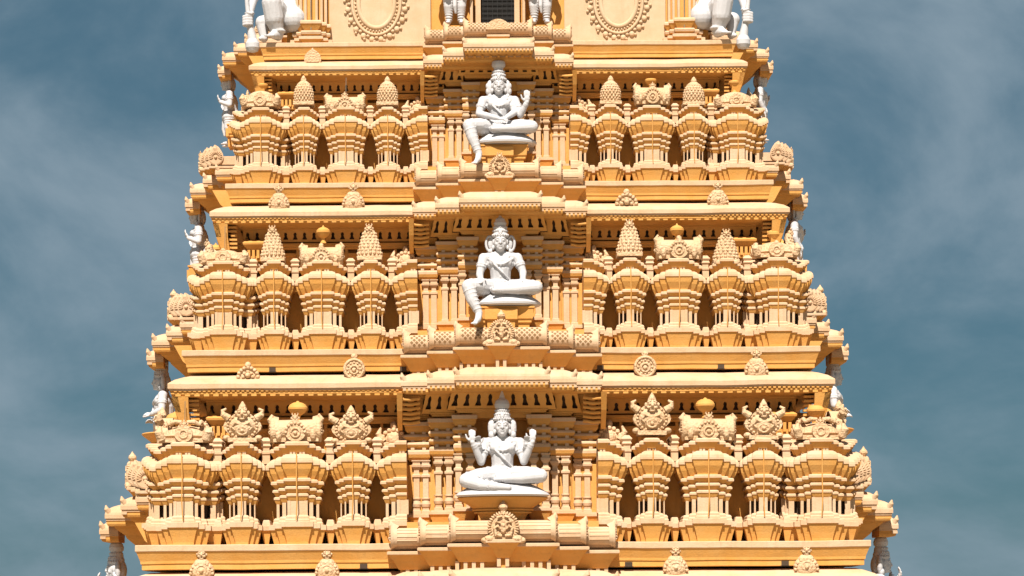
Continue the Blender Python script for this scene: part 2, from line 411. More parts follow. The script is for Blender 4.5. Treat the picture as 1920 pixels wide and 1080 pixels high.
def frieze_mesh(q):
    mb = MB()
    if 1:
        a, b = sorted((q*1.9, q*5.66)); frieze(mb, a, b, 18, 2.38, 2.64, 1.28, 1.18)
        mb.box(a, b, 1.10, 1.4, 2.64, 2.80, 0)
        mb.rect(a, b, 1.28, 1.5, [(.0,2.22),(.02,2.24),(.02,2.28),(.05,2.30),(.05,2.345),(.02,2.352),(-.1,2.356)], 0)
        # dentils and hanging scallops along the eave lip
        n = 47; x = q*1.9
        for i in range(n):
            xx = q*(1.98+i*.0915)
            mb.box(xx-.026, xx+.026, 1.05-.452, 1.05-.40, 2.80, 2.845, 0)
        for i in range(24):
            xx = q*(2.0+i*.18)
            mb.box(xx-.05, xx+.05, 1.05-.425, 1.05-.35, 2.715, 2.757, 0)
        # pilaster strips on the wall above the pavilions
        for i in range(10):
            xx = q*(2.3+i*.36); mb.box(xx-.03, xx+.03, 1.31, 1.45, 1.7, 2.24, 0)
    return mb.mesh('frieze', [YELLOW_SHADED, DARK])
FRIEZE = {q: frieze_mesh(q) for q in (-1, 1)}
def bracket_mesh():        # ribbed corner strut under the eave: side slab and curled ribs
    mb = MB()
    mb.loft([[(6.27,.63,2.75),(6.15,.63,2.75),(6.15,.95,2.75),(6.27,.95,2.75)],[(6.20,.70,2.45),(6.09,.70,2.45),(6.09,.95,2.45),(6.20,.95,2.45)],[(6.10,.86,2.05),(6.0,.86,2.05),(6.0,1.0,2.05),(6.10,1.0,2.05)]])
    for j in range(6):
        z = 2.68-j*.085; mb.box(5.76, 6.12-.02*j, .76+.03*j, 1.0, z-.03, z+.012, 0)
    return mb.mesh('eave_bracket', YELLOW_SHADED)
BRK = {1: bracket_mesh()}; BRK[-1] = mirrored(BRK[1])

def joint_mesh(low):          # little stacked blocks between neighbouring pavilions
    mb = MB()
    if low: mb.rect(-.10, .10, .36, 1.1, [(-.06,-.03),(-.02,.2),(.02,.24),(.02,.32),(-.02,.33),(-.04,.42),(-.05,.44)], [1,1,0,0,0,0])
    if not low: mb.rect(-.10, .10, .50, 1.1, [(0,1.28),(.03,1.36),(.08,1.40),(.08,1.45),(.0,1.52)], [1,1,0,0])
    if not low: mb.rect(-.075, .075, .42, 1.1, [(0,1.50),(0,1.60),(.0,1.68),(.02,1.69),(.02,1.73),(-.01,1.74),(-.01,1.80),(.02,1.84),(0,1.88),(.03,1.93),(-.03,2.0)], 0)
    return mb.mesh('joint_block', CY)
JOINT = [joint_mesh(0), joint_mesh(1)]

def aedicule_mesh():
    mb = MB()
    mb.rect(-.17, .17, 1.0, 1.5, [(.02,1.95),(.02,2.0),(-.03,2.01),(-.03,2.2)], 0)
    for x in (-.15, -.05, .05, .15): mb.box(x-.03, x+.03, .94, 1.1, 2.01, 2.2, 0)
    mb.rect(-.17, .17, .96, 1.5, [(0,2.19),(.04,2.23),(.10,2.30),(.11,2.34),(.06,2.38),(-.02,2.40)], 0)
    return mb.mesh('aedicule', YELLOW_SHADED)
AEDI = aedicule_mesh()
def half_roof_mesh():
    mb = MB(); z = 1.9; mb.M = Matrix.Translation((0,.42,-.06))
    mb.rect(-.50, -.05, .55, 1.2, [(0,z-.02),(.03,z+.02),(.03,z+.08),(-.02,z+.10)], 0)
    mb.ell((-.26,.75,z+.16), (.24,.22,.22), nu=12, nv=8); mb.ell((-.26,.56,z+.16), (.12,.07,.13))
    for j in range(9):
        a = math.pi*j/8; mb.ell((-.26+.22*math.cos(a), .62, z+.12+.22*math.sin(a)), (.05,.07,.05), nu=7, nv=5)
    mb.tube([(-.47,.6,z+.12),(-.55,.58,z+.26),(-.50,.58,z+.38)], [.08,.06,.02], 7)
    mb.ell((-.26,.7,z+.42), (.07,.07,.09))
    return mb.mesh('roof', CARVED)
HROOF = {-1: half_roof_mesh()}; HROOF[1] = mirrored(HROOF[-1])
for p, q in HALFP: link('roof', HROOF[q], p)
# ------------------------------------------------------------------ the projecting middle bay
CAN_H = [.89, 1.40, 1.90]; CAN_Y = [-.50, -.14, .20]
def canopy_mesh(r, side=False):
    mb = MB()
    for i in range(3+side):
        rise = r*(1-[0,.42,.75,0][i]) + (-.08,-.02,.03,-.36)[i]; hw = (CAN_H+[.50])[i]-.12; y = (CAN_Y+[-.66])[i]+.12
        prof = [(-.02,2.74),(.04,2.745),(.07,2.755),(.085,2.79),(.085,2.845),(.10,2.85),(.10,2.885),(.12,2.89),(.12,2.96),(.11,3.0),(.07,3.06),(-.01,3.11),(-.12,3.15),(-.3,3.165)]
        mb.rect(-hw, hw, y, 1.2+.004*i if i < 3 else -.3, [(o, z+rise) for o, z in prof], [1,1,1,1,1,0,0,0,0,0,0,0,0])
        if side and i < 3: mb.rect(-hw, hw, y, 1.3+.004*i, [(o, z+rise) for o, z in ((-.85,1.75),(-.80,1.95),(-.55,2.2),(-.50,2.30),(-.25,2.52),(-.22,2.58),(-.06,2.70),(-.03,2.745))], 1)
        lim = hw+.1; n = int(lim/.0915)
        x_in = 0 if i in (0, 3) else CAN_H[i-1]
        for j in range(-n, n+1):
            xx = j*.0915
            if abs(xx) < x_in: continue
            mb.box(xx-.026, xx+.026, y-.105, y, 2.80+rise, 2.845+rise, 0)
        for q in (-1, 1):      # upswept tips on the corners
            mb.tube([(q*(hw+.05), y-.05, 3.0+rise), (q*(hw+.10), y-.09, 3.075+rise), (q*(hw+.105), y-.10, 3.14+rise)], [.075,.045,.012], 7)
        # sloping crown of the roll and carved lumps
        for j in range(int(hw/.16)*2+1):
            xx = -hw+.08+j*.16
            if abs(xx) < x_in+.02 or abs(xx) > hw: continue
    return mb.mesh('canopy', CY)
FR_H = [.93, 1.42, 1.86]; FR_Y = [.30, .54, .78]
def bay_frieze_mesh(r, side=0):
    mb = MB(); FR_H = [.93-.2*side, 1.42-.2*side, 1.86-.2*side]; FR_Y = [.30+.22*side, .54+.22*side, .78+.18*side]
    for i in range(3):
        rise = r*(1-[0,.42,.75][i])*.85 + (-.04,.02,.06)[i]; hw = FR_H[i]; yb = FR_Y[i]+.14; yt = FR_Y[i]-.02
        yb = FR_Y[i]+.17; yt = FR_Y[i]-.16
        zb = 2.40+rise-.04*i; zt = 2.755+rise
        x_in = 0 if i == 0 else FR_H[i-1]-.04; ty = .10
        mb.M = Matrix()
        def lean(nm, x0, x1, n):      # strip leaning out toward the top, ends splayed
            k0 = len(mb.v); frieze(mb, x0, x1, n, zb, zt, yb, yt, .12)
            for j in range(k0, len(mb.v)):
                v = mb.v[j]; f = (v.z-zb)/(zt-zb)
                if abs(v.x) > x_in+.05: v.x += math.copysign(.10*(f-1)*(abs(v.x)-x_in)/(hw-x_in), v.x)
        if i == 0: lean('c', -hw, hw, 9)
        else:
            for q in (-1, 1):
                a, b = sorted((q*x_in, q*hw)); lean('s', a, b, 3)
        # cheeks and lower moulding
        for q in (-1, 1):
            mb.add([(q*(hw-.10), yb, zb), (q*(hw-.10), 1.2, zb), (q*hw, 1.2, zt), (q*hw, yt, zt)], [(0,1,2,3)], 0)
        mb.box(-hw, hw, yt+.0, 1.2, zt, zt+.03, 0)
        mb.rect(-hw+.12, hw-.12, yb+.03, 1.25+.004*i, [(.0,zb-.06),(.03,zb-.05),(.03,zb-.02),(.06,zb-.01),(.06,zb+.015),(0,zb+.02)], 0)
        # soffit rafters
        m = int(hw/.2)
        for j in range(-m, m+1):
            xx = j*.2
            if abs(xx) < x_in: continue
            mb.box(xx-.03, xx+.03, CAN_Y[i]+.2, yt+.05, zt-.035, zt-.005, 0)
    return mb.mesh('bay_frieze', [YELLOW_SHADED, DARK])
def bay_bracket_mesh(q):
    mb = MB()
    if 1:
        x = q*1.93
        mb.loft([[(x-.06*q,.22,2.78),(x+.05*q,.22,2.78),(x+.05*q,.95,2.78),(x-.06*q,.95,2.78)],[(x-.05*q,.40,2.45),(x+.05*q,.40,2.45),(x+.05*q,.95,2.45),(x-.05*q,.95,2.45)],[(x-.04*q,.78,2.12),(x+.05*q,.78,2.12),(x+.05*q,1.0,2.12),(x-.04*q,1.0,2.12)]])
        for j in range(6):
            z = 2.66-.085*j
            mb.tube([(x-.38*q, .42+.05*j, z+.03), (x-.2*q, .36+.06*j, z), (x-.05*q, .34+.06*j, z+.01)], .035, 6)
    return mb.mesh('bay_bracket', YELLOW_SHADED)
BAYBRK = {q: bay_bracket_mesh(q) for q in (-1, 1)}
PIL_Y = [.56, .75, .94]
PIL_X = [(.60,.83), (1.01,1.21), (1.455,1.63)]
CAPW = [(.51,.90), (.90,1.36), (1.36,1.82)]
def bay_core_mesh():
    mb = MB()
    for q in (-1, 1):
        for i in range(3):
            a, b = CAPW[i][0] + (0 if i == 0 else -.05), CAPW[i][1] - .03
            x0, x1 = sorted((q*a, q*b)); mb.box(x0, x1, PIL_Y[i]+.14, 1.3-.003*i, .2-.01*i, 2.5-.01*i, 0)
    mb.box(-.55, .55, 1.18, 1.35, .2, 2.6, 0)          # back of the niche
    mb.box(-.56, .56, .5, 1.3, 2.38, 2.62, 0)          # lintel
    mb.box(-1.8, 1.8, .05, 1.25, -.05, .40, 0)         # plinth mass
    return mb.mesh('niche', YELLOW_SHADED)
NICHE = bay_core_mesh()
def pilaster_mesh(style):
    mb = MB(); w = .062
    zb = .60; zt = 1.62
    if style == 'C':
        mb.rect(-w, w, -.062, .16, [(.02,zb),(.02,zb+.05),(0,zb+.06),(0,zb+.1)], 0)
        mb.lathe(0, 0, [(.05,zb+.09),(.085,zb+.13),(.095,zb+.18),(.075,zb+.24),(.05,zb+.26),(.085,zb+.275),(.085,zb+.30),(.055,zb+.31)], 12)
        mb.rect(-w+.008, w-.008, -.055, .16, [(0,zb+.3),(0,1.28)], 0)
    else:
        mb.rect(-w, w, -.062, .16, [(.015,zb),(.015,zb+.05),(0,zb+.06),(0,1.28)], 0)
    mb.rect(-w, w, -.055, .16, [(0,1.27),(.022,1.30),(.022,1.34),(-.01,1.36),(-.015,1.43),(.03,1.49),(.035,1.53),(.01,1.54),(.01,1.58),(.03,1.60),(.03,zt)], 0)
    return mb.mesh('pilaster', CREAM_LIT)
PIL = {s: pilaster_mesh(s) for s in 'ABC'}
def capital_mesh(w, i, nb=0):
    mb = MB(); h = w*.5
    mb.rect(-h+.02, h-.02, .03, .40, [(0,1.6),(0,2.36)], 1)
    def L(z0, z1, o): mb.rect(-h, h, 0, .40, [(o-.06,z0),(o-.02,z0+.22*(z1-z0)),(o,z0+.55*(z1-z0)),(o,z1-.035),(o-.015,z1-.012),(o-.04,z1)], [1,1,0,0,0])
    L(1.625,1.815,.05); L(1.845,1.965,.06); L(1.99,2.115,.065)
    mb.rect(-h, h, 0, .40, [(.01,2.145),(.05,2.20),(.055,2.26),(.075,2.27),(.08,2.34),(.05,2.355)], [1,1,1,0,0])
    for z in (1.83, 1.978, 2.13):
        for q in (-1, 1): mb.box(q*h*.55-.035, q*h*.55+.035, -.03, .1, z-.03, z+.03, 0)
    return mb.mesh('capital', CY)
CAPS = [capital_mesh(b-a-.06, i) for i, (a, b) in enumerate(CAPW)]
def pedbase_mesh(w):
    mb = MB(); h = w*.5
    mb.rect(-h, h, -.02, .4, [(-.03,.30),(.0,.38),(.05,.52),(.07,.525),(.07,.575),(.03,.58),(.03,.60),(0,.605)], [1,1,1,0,0,0,0])
    return mb.mesh('pilaster_base', CY)
PBASE = [pedbase_mesh(b-a-.06) for a, b in CAPW]

BB_H = [.33, 1.04, 1.60, 2.17]; BB_Y = [-.72, -.60, -.44, -.26]; BB_Z = [.045, -.025, -.09, -.155]
def bay_base_mesh():
    mb = MB()
    for i in range(4):
        hw = BB_H[i]-.12; y = BB_Y[i]+.12; z = BB_Z[i]
        mb.rect(-hw, hw, y, .6+.004*i, [(-.10,z-.34),(-.08,z-.32),(.0,z-.18),(.09,z-.07),(.115,z-.065),(.12,z-.055),(.12,z-.01),(.10,z),(.0,z+.003)], [1,1,1,1,0,0,0,0])
        x_in = 0 if i == 0 else BB_H[i-1]
        for j in range(-12, 13):        # little posts under the moulding
            xx = j*.155+.07
            if x_in-.05 < abs(xx) < hw-.06: mb.box(xx-.035, xx+.035, y+.10, y+.5, z-.50, z-.32, 0)
        mb.rect(-hw+.12, hw-.12, y+.18, .6, [(0,z-.52),(0,z-.3)], 1)
    return mb.mesh('bay_base', CY)
BAYBASE = bay_base_mesh()
BR = [(.98,-.40,.215,.19), (1.55,-.24,.155,.185), (2.10,-.08,.10,.185)]
def barrels_mesh(style):
    mb = MB()
    for i, (hw, yc, zc, r) in enumerate(BR):
        barrel(mb, hw-.05, yc, zc, r, 16, 0, True)
        mb.box(-hw+.05, hw-.05, yc, .9, zc-.20, zc+.05*(2-i), 0)
        for q in (-1, 1):
            horn_end(mb, q*(hw-.06), yc, zc, r*1.02, q, .05)
            mb.tube([(q*(hw-.07), yc, zc+r*.9), (q*(hw-.01), yc-.02, zc+r*1.35), (q*(hw-.0), yc-.02, zc+r*1.75)], [.11,.06,.015], 8)
        x_in = 0 if i == 0 else BR[i-1][0]
        if style in ('B','T'):           # lattice: flat dark lozenges, shade of pierced holes put in as colour
            for row in range(5):
                a = (-.16+.19*row)*math.pi*.5
                yy = yc - r*math.cos(a); zz = zc + r*math.sin(a)
                n = int(hw/.11)
                for j in range(-n, n+1):
                    xx = (j + .5*(row % 2))*.11
                    if not (x_in+.07 < abs(xx) < hw-.12) or (i == 0 and abs(xx) < .30): continue
                    M0 = mb.M
                    mb.M = M0 @ Matrix.Translation((xx, yy, zz)) @ Matrix.Rotation(-a, 4, 'X')
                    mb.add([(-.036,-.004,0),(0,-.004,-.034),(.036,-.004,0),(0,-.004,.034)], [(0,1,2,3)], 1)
                    mb.M = M0
        elif style == 'C':
            for row in range(4):
                a = (-.2+.25*row)*math.pi*.5
                for q in (-1, 1):
                    x0, x1 = sorted((q*(x_in+.06), q*(hw-.1)))
                    mb.tube([(x0, yc-r*math.cos(a), zc+r*math.sin(a)), (x1, yc-r*math.cos(a), zc+r*math.sin(a))], .011, 5)
        else:
            for row in range(2):
                a = (-.1+.55*row)*math.pi*.5
                for q in (-1, 1):
                    x0, x1 = sorted((q*(x_in+.06), q*(hw-.1)))
                    mb.tube([(x0, yc-r*math.cos(a), zc+r*math.sin(a)), (x1, yc-r*math.cos(a), zc+r*math.sin(a))], .012, 5)
    return mb.mesh('barrel_roof', [CREAM_LIT, paint_hole_shade])
paint_hole_shade = paint('painted_hole_shade', (.20,.11,.045), (.24,.135,.06), (.12,.07,.03))
BARREL = {s: barrels_mesh(s) for s in 'ABCT'}
def crest_mesh(style):
    mb = MB(); yc = -.66; zc = .27
    if style == 'T':
        out = [(.34*math.cos(a), .20+.30*math.sin(a)) for a in [math.pi*j/16 for j in range(17)]]
        mb.slab(out, yc-.02, yc+.25, 0, True); return mb.mesh('crest', CARVED)
    rr = {'A': .24, 'B': .26, 'C': .27}[style]
    out = [(rr*(1+.05*math.cos(8*a))*math.cos(a), zc+rr*(1+.05*math.cos(8*a))*math.sin(a)) for a in [2*math.pi*j/32 for j in range(32)]]
    mb.slab(out, yc-.02, yc+.2, 0, True)
    for j in range(26):
        a = -.7+(math.pi+1.4)*j/25; mb.ell((rr*.96*math.cos(a), yc+.0, zc+rr*.96*math.sin(a)), (.022,.05,.045), 0, 6, 5, Matrix.Rotation(math.pi/2-a, 4, 'Y'))
    for q in (-1, 1):
        mb.tube([(q*.03,yc-.04,zc-rr*.6),(q*rr*.5,yc-.05,zc-rr*.55),(q*rr*.62,yc-.05,zc-.02),(q*rr*.38,yc-.06,zc+rr*.1),(q*rr*.22,yc-.05,zc-rr*.12)], [.03,.035,.032,.028,.02], 7)
        mb.tube([(q*.02,yc-.04,zc+rr*.75),(q*rr*.4,yc-.05,zc+rr*.68),(q*rr*.5,yc-.05,zc+rr*.35),(q*rr*.2,yc-.05,zc+rr*.3)], [.02,.03,.028,.018], 7)
    mb.ell((0,yc-.05,zc-rr*.2), (.05,.05,.075)); mb.ell((0,yc-.06,zc+rr*.1), (.04,.045,.045))
    for q in (-1, 1):
        mb.ell((q*rr*.95, yc, zc-rr*.8), (.11,.08,.07)); mb.ell((q*rr*1.25, yc+.02, zc-rr*.9), (.08,.07,.06))
    if style == 'A': face_mask(mb, (0, yc-.02, zc+rr*1.0), .11)
    else: mb.lathe(0, yc+.06, [(.06,zc+rr*.9),(.05,zc+rr*1.1),(.09,zc+rr*1.35),(.085,zc+rr*1.5),(.03,zc+rr*1.75),(.008,zc+rr*1.9)], 12)
    return mb.mesh('crest', CARVED)
CREST = {s: crest_mesh(s) for s in 'ABCT'}
def pedestal_mesh(style):
    mb = MB()
    if style == 'C':
        prof = [(.40,.36),(.42,.50),(.45,.56),(.50,.60),(.52,.66),(.66,.76),(.82,.85),(.86,.88),(.84,.90)]
        mb.lathe(0, -.05, prof, 28, 0, True, 1, .75)
        for z, r in ((.61,.525),(.66,.56)): mb.torus((0,-.05,z), r, r*.75, .02, 'Z', 28, 5)
    else:
        mb.rect(-.68, .70, -.48, .6, [(-.10,.34),(-.09,.55),(-.05,.56),(-.05,.62),(-.02,.64),(0,.86),(.02,.865),(.02,.90),(0,.905)], 0)
        mb.rect(-.35, .35, -.56, .5, [(-.06,.34),(-.05,.60),(0,.62),(0,.84)], 0)
    return mb.mesh('pedestal', YELLOW_SHADED)
PED = {'A': pedestal_mesh('A'), 'C': pedestal_mesh('C')}; PED['B'] = PED['A']

for tn in 'DCBA':
    t = TIERS[tn]; st = tn if tn != 'D' else 'C'
    put('ledge', LEDGE, t, 0, 0, YF); put('eave', EAVE, t, 0, 0, YF, .09); put('tier_wall', WALL, t, 0, 0, YF, .06)
    can = canopy_mesh(t['r']); scan = canopy_mesh(-.2, True); bfr = bay_frieze_mesh(t['r'])
    for fi, fa in enumerate(FACES):
        up = SIDE if fi else 0
        for q in (-1, 1):
            put('frieze', FRIEZE[q], t, fa, 0, 0, .12); put('eave_bracket', BRK[q], t, fa, 0, 0, .09)
            put('bay_bracket', BAYBRK[q], t, fa, 0, 0, .06+up)
        put('canopy', scan if fi else can, t, fa, 0, {'D':.02,'C':.13,'B':.08,'A':-.1}[tn] if fi else 0, up+(.35 if fi else 0)); 
        if not fi: put('bay_frieze', bfr, t, fa)
        put('niche', NICHE, t, fa, 0, 0, up)
        if tn != 'D':
            for x in (2.36, 3.255, 4.465, 5.38):
                for q in (-1, 1): put('joint_block', JOINT[0], t, fa, q*x, 0, .03); put('base_block', JOINT[1], t, fa, q*x, 0, .03)
            for q in (-1, 1): put('aedicule', AEDI, t, fa, q*5.36, 0, .1)
        if tn == 'D' and fi == 0: continue
        so = {'D':-.2,'C':-.3,'B':-.32,'A':-.6}[tn] if fi else 0
        put('bay_base', BAYBASE, t, fa, 0, so, up); put('barrel_roof', BARREL[st], t, fa, 0, so, up); put('crest', CREST[st], t, fa, 0, so, up)
        put('pedestal', PED[st], t, fa, 0, 0, up-.05+({'D':.05,'C':.3,'B':.4,'A':.4}[tn] if fi else 0))
        for q in (-1, 1):
            for i in range(3):
                if fi > 0 and (tn == 'D' or i == 2): continue
                cx = q*(CAPW[i][0]+CAPW[i][1])/2; dz = -.05*i + .09 + (t['r']-.2)*.3*(2-i) + up
                put('pilaster_base', PBASE[i], t, fa, cx, PIL_Y[i]-.02, dz)
                put('capital', CAPS[i], t, fa, cx, PIL_Y[i]-.03, dz)
                for x in PIL_X[i]: put('pilaster', PIL[st], t, fa, q*x, PIL_Y[i]+.04, dz)

# ------------------------------------------------------------------ crests standing on the eaves and drain holes in the bands
def eave_crest(kind):
    mb = MB()
    if kind == 'fan':
        out = [(.24*math.cos(a), .22*abs(math.sin(a))**.8 if math.sin(a) > 0 else 0) for a in [math.pi*j/16 for j in range(17)]]
        mb.slab(out, -.06, .12, 0, True)
        for j in range(9):
            a = math.pi*j/8; mb.ell((.20*math.cos(a), -.06, .03+.19*math.sin(a)), (.045,.05,.045), nu=7, nv=5)
            if j % 2 == 0: mb.ell((.10*math.cos(a), -.08, .03+.10*math.sin(a)), (.04,.05,.04), nu=7, nv=5)
        mb.ell((0,-.04,.27), (.07,.06,.08)); mb.ell((0,-.1,.06), (.06,.06,.06))
    if kind == 'disc':
        mb.slab([(.24*math.cos(a), .19+.24*math.sin(a)) for a in [-.9+(math.pi+1.8)*j/20 for j in range(21)]], -.06, .12, 0, True)
        mb.torus((0,-.06,.19), .205, .205, .03, 'Y', 24, 6); mb.torus((0,-.07,.17), .09, .09, .025, 'Y', 16, 6); mb.ell((0,-.07,.17), .05)
        for j in range(12): mb.ell((.15*math.cos(j*math.pi/6), -.06, .18+.15*math.sin(j*math.pi/6)), .028, nu=6, nv=5)
        mb.ell((0,0,.46), (.075,.07,.075))
    if kind == 'bust':
        mb.ell((0,.02,.10), (.24,.15,.22), nu=14, nv=9); mb.ell((0,.0,.24), (.16,.12,.12))
        for j in range(10):
            a = math.pi*j/9; mb.ell((.21*math.cos(a), -.07, .06+.19*math.sin(a)), .034, nu=6, nv=5)
        mb.torus((0,-.1,.13), .09, .08, .025, 'Y', 14, 6); mb.ell((0,-.12,.11), .045)
        face_mask(mb, (0,-.02,.42), .135, False)
    if kind == 'ogee':
        out = [(-.22,0),(.22,0),(.235,.12),(.21,.22),(.13,.31),(.05,.36),(0,.42),(-.05,.36),(-.13,.31),(-.21,.22),(-.235,.12)]
        mb.slab(out, -.05, .12, 0, True); mb.slab([(x*.8, .02+z*.8) for x, z in out], -.07, 0, 0, True)
    return mb.mesh('eave_crest_'+kind, CARVED)
EC = {s: eave_crest(s) for s in ('fan','disc','bust','ogee')}
for tn, lst in {'D': [('bust',-5.05),('bust',-2.95),('bust',2.89),('bust',5.08)], 'C': [('fan',-4.82),('disc',-2.80),('disc',2.74),('bust',4.86)],
                'B': [('bust',-4.83),('bust',-3.20),('fan',2.78),('bust',4.78)], 'A': [('ogee',-4.72)]}.items():
    for kd, x in lst: put('eave_crest', EC[kd], TIERS[tn], 0, x, .80, 3.18).scale *= random.uniform(.85, .96)*(1.12 if tn == 'B' else 1)
def hole_mesh():
    mb = MB(); mb.box(-.07, .07, -.014, .05, 0, .085, 0); mb.box(-.085, .085, -.008, .05, -.012, 0, 0); return mb.mesh('drain_hole_shade', DARK)  # dark box stands proud; the hole's shade is only its colour
HOLE = hole_mesh()
for t, xs in ((TIERS['C'], (-2.62, 2.36, 5.3)), (TIERS['B'], (-4.95, -2.12, 2.15, 4.76))):
    for x in xs: put('drain_hole_shade', HOLE, t, 0, x, .108, -.462)

# ------------------------------------------------------------------ upper storey with oval medallions
TT = dict(k=KT, z=ZT, r=.5)
put('ledge', LEDGE, TT, 0, 0, YF)
def top_wall(mb):
    mb.square(YF-.75, [(0,-.02),(0,6.0)], 1)
    mb.square(YF-2.0, [(0,5.9),(.4,6.2),(.4,6.6),(-.5,7.4),(-2.5,10),(-4.5,10.4)], 0)
put('upper_wall', ring('upper_wall', top_wall), TT, 0, 0, YF)
def panel_mesh(q):
    mb = MB()
    if 1:
        a, b = sorted((q*1.95, q*4.9)); mb.box(a, b, .62, .80, 0.003, 4.4, 0)
        a, b = sorted((q*1.55, q*1.95)); mb.box(a, b, .64, .80, 0.003, .36, 0)
    return mb.mesh('wall_panel', PANEL)
for q in (-1, 1): put('wall_panel', panel_mesh(q), TT)
def medallion_mesh():
    mb = MB(); c = (0,.60,1.22)
    mb.slab([(.66*math.cos(a), c[2]+.86*math.sin(a)) for a in [2*math.pi*j/40 for j in range(40)]], .585, .63, 1, False)
    mb.slab([(.50*math.cos(a), c[2]+.68*math.sin(a)) for a in [2*math.pi*j/40 for j in range(40)]], .575, .60, 0, False)
    mb.torus(c, .52, .70, .075, 'Y', 40, 8); mb.torus((0,.59,1.22), .70, .90, .045, 'Y', 40, 6)
    for j in range(44):
        a = 2*math.pi*j/44; mb.ell((.61*math.cos(a), .575, c[2]+.80*math.sin(a)), (.032,.04,.032), nu=7, nv=5)
    for j in range(20):
        a = 2*math.pi*(j+.5)/20
        mb.ell((.84*math.cos(a), .60, c[2]+1.04*math.sin(a)), (.085,.06,.085), nu=9, nv=6)
        mb.ell((.93*math.cos(a+.08), .60, c[2]+1.10*math.sin(a+.08)), (.045,.05,.045), nu=7, nv=5)
    for j in range(20):
        a = 2*math.pi*j/20; mb.ell((.80*math.cos(a), .60, c[2]+.98*math.sin(a)), (.06,.045,.05), nu=7, nv=5)
    return mb.mesh('medallion', [PANEL, CARVED])
MED = medallion_mesh()
for m in MED.polygons: pass
for x in (-3.53, 3.53): put('medallion', MED, TT, 0, x, 0, .02)
def top_pav():
    mb = MB(); hw = [.20,.34,.46]; ys = [.20,.30,.40]
    steps(mb, hw, ys, .9, [(.02,.01),(.10,.12),(.15,.14),(.15,.22),(.08,.24)], .045, [1,1,0,0])
    steps(mb, hw, ys, .9, [(-.02,.2),(.0,.26),(.08,.30),(.10,.36),(.08,.40),(.0,.42)], .03, [1,1,0,0,0])
    steps(mb, hw, ys, .9, [(.0,.42),(.02,.45),(.09,.58),(.11,.60),(.11,.66),(.08,.70),(.0,.72)], .05, [1,1,1,0,0,0])
    for i in range(3):
        mb.box(-hw[i]+.05, hw[i]-.05, ys[i]+.1, .9, .6-.04*i, 3.0-.04*i, 1)
        for q in (-1, 1): mb.box(q*(hw[i]-.04)-.035, q*(hw[i]-.04)+.035, ys[i], .7, .6, 2.9-.04*i, 0)
    return mb.mesh('upper_pavilion', CY)
TP = top_pav()
for x in (-5.42, 5.42):
    p = put('upper_pavilion', TP, TT, 0, x, .1); mb = MB(); mb.tube([(0,.17,.35),(0,.16,2.6)], .018, 6); link('conduit', mb.mesh('conduit', WIRE), p)
for fa in FACES:
    up = SIDE if fa else 0; put('bay_base', BAYBASE, TT, fa, 0, 0, up); put('barrel_roof', BARREL['T'], TT, fa, 0, 0, .04+up)
    put('crest', CREST['T'], TT, fa, 0, 0, up); put('niche', NICHE, TT, fa, 0, .1, .1+up)
def door_mesh():
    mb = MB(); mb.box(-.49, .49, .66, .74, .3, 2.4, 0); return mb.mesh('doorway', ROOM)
d = put('doorway', door_mesh(), TT)
def grille_mesh():
    mb = MB()
    for i in range(7): x = -.42+i*.14; mb.box(x-.006, x+.006, .60, .612, .3, 2.4)
    for i in range(14): z = .38+i*.14; mb.box(-.49, .49, .613, .625, z-.006, z+.006)
    return mb.mesh('grille', IRON)
link('grille', grille_mesh(), d)
def frame_mesh(q):
    mb = MB()
    if 1:
        a, b = sorted((q*.49, q*.64)); mb.box(a, b, .36, .9, .35, 2.4, 0)
        a, b = sorted((q*.72, q*.80)); mb.box(a, b, .30, .9, .35, 2.4, 0)
    return mb.mesh('door_frame', CREAM_LIT)
for q in (-1, 1): link('door_jamb', frame_mesh(q), d)

# lower tower body down to the ground (below the picture)
mb = MB(); zb = TIERS['D']['z']
mb.square(YF*1.12-.3, [(0,zb-.4),(.05,zb-1.2),(.6,zb-1.3),(.5,zb-2.0),(.2,zb-2.1),(.9,zb-6.0),(1.6,zb-6.2),(1.6,zb-6.8),(1.0,zb-7.0),(1.4,zb-9),(2.2,zb-9.2),(2.2,zb-9.9),(1.6,zb-10),(1.6,0)][::-1], 1)
link('lower_body', mb.mesh('lower_body', CY), tower)

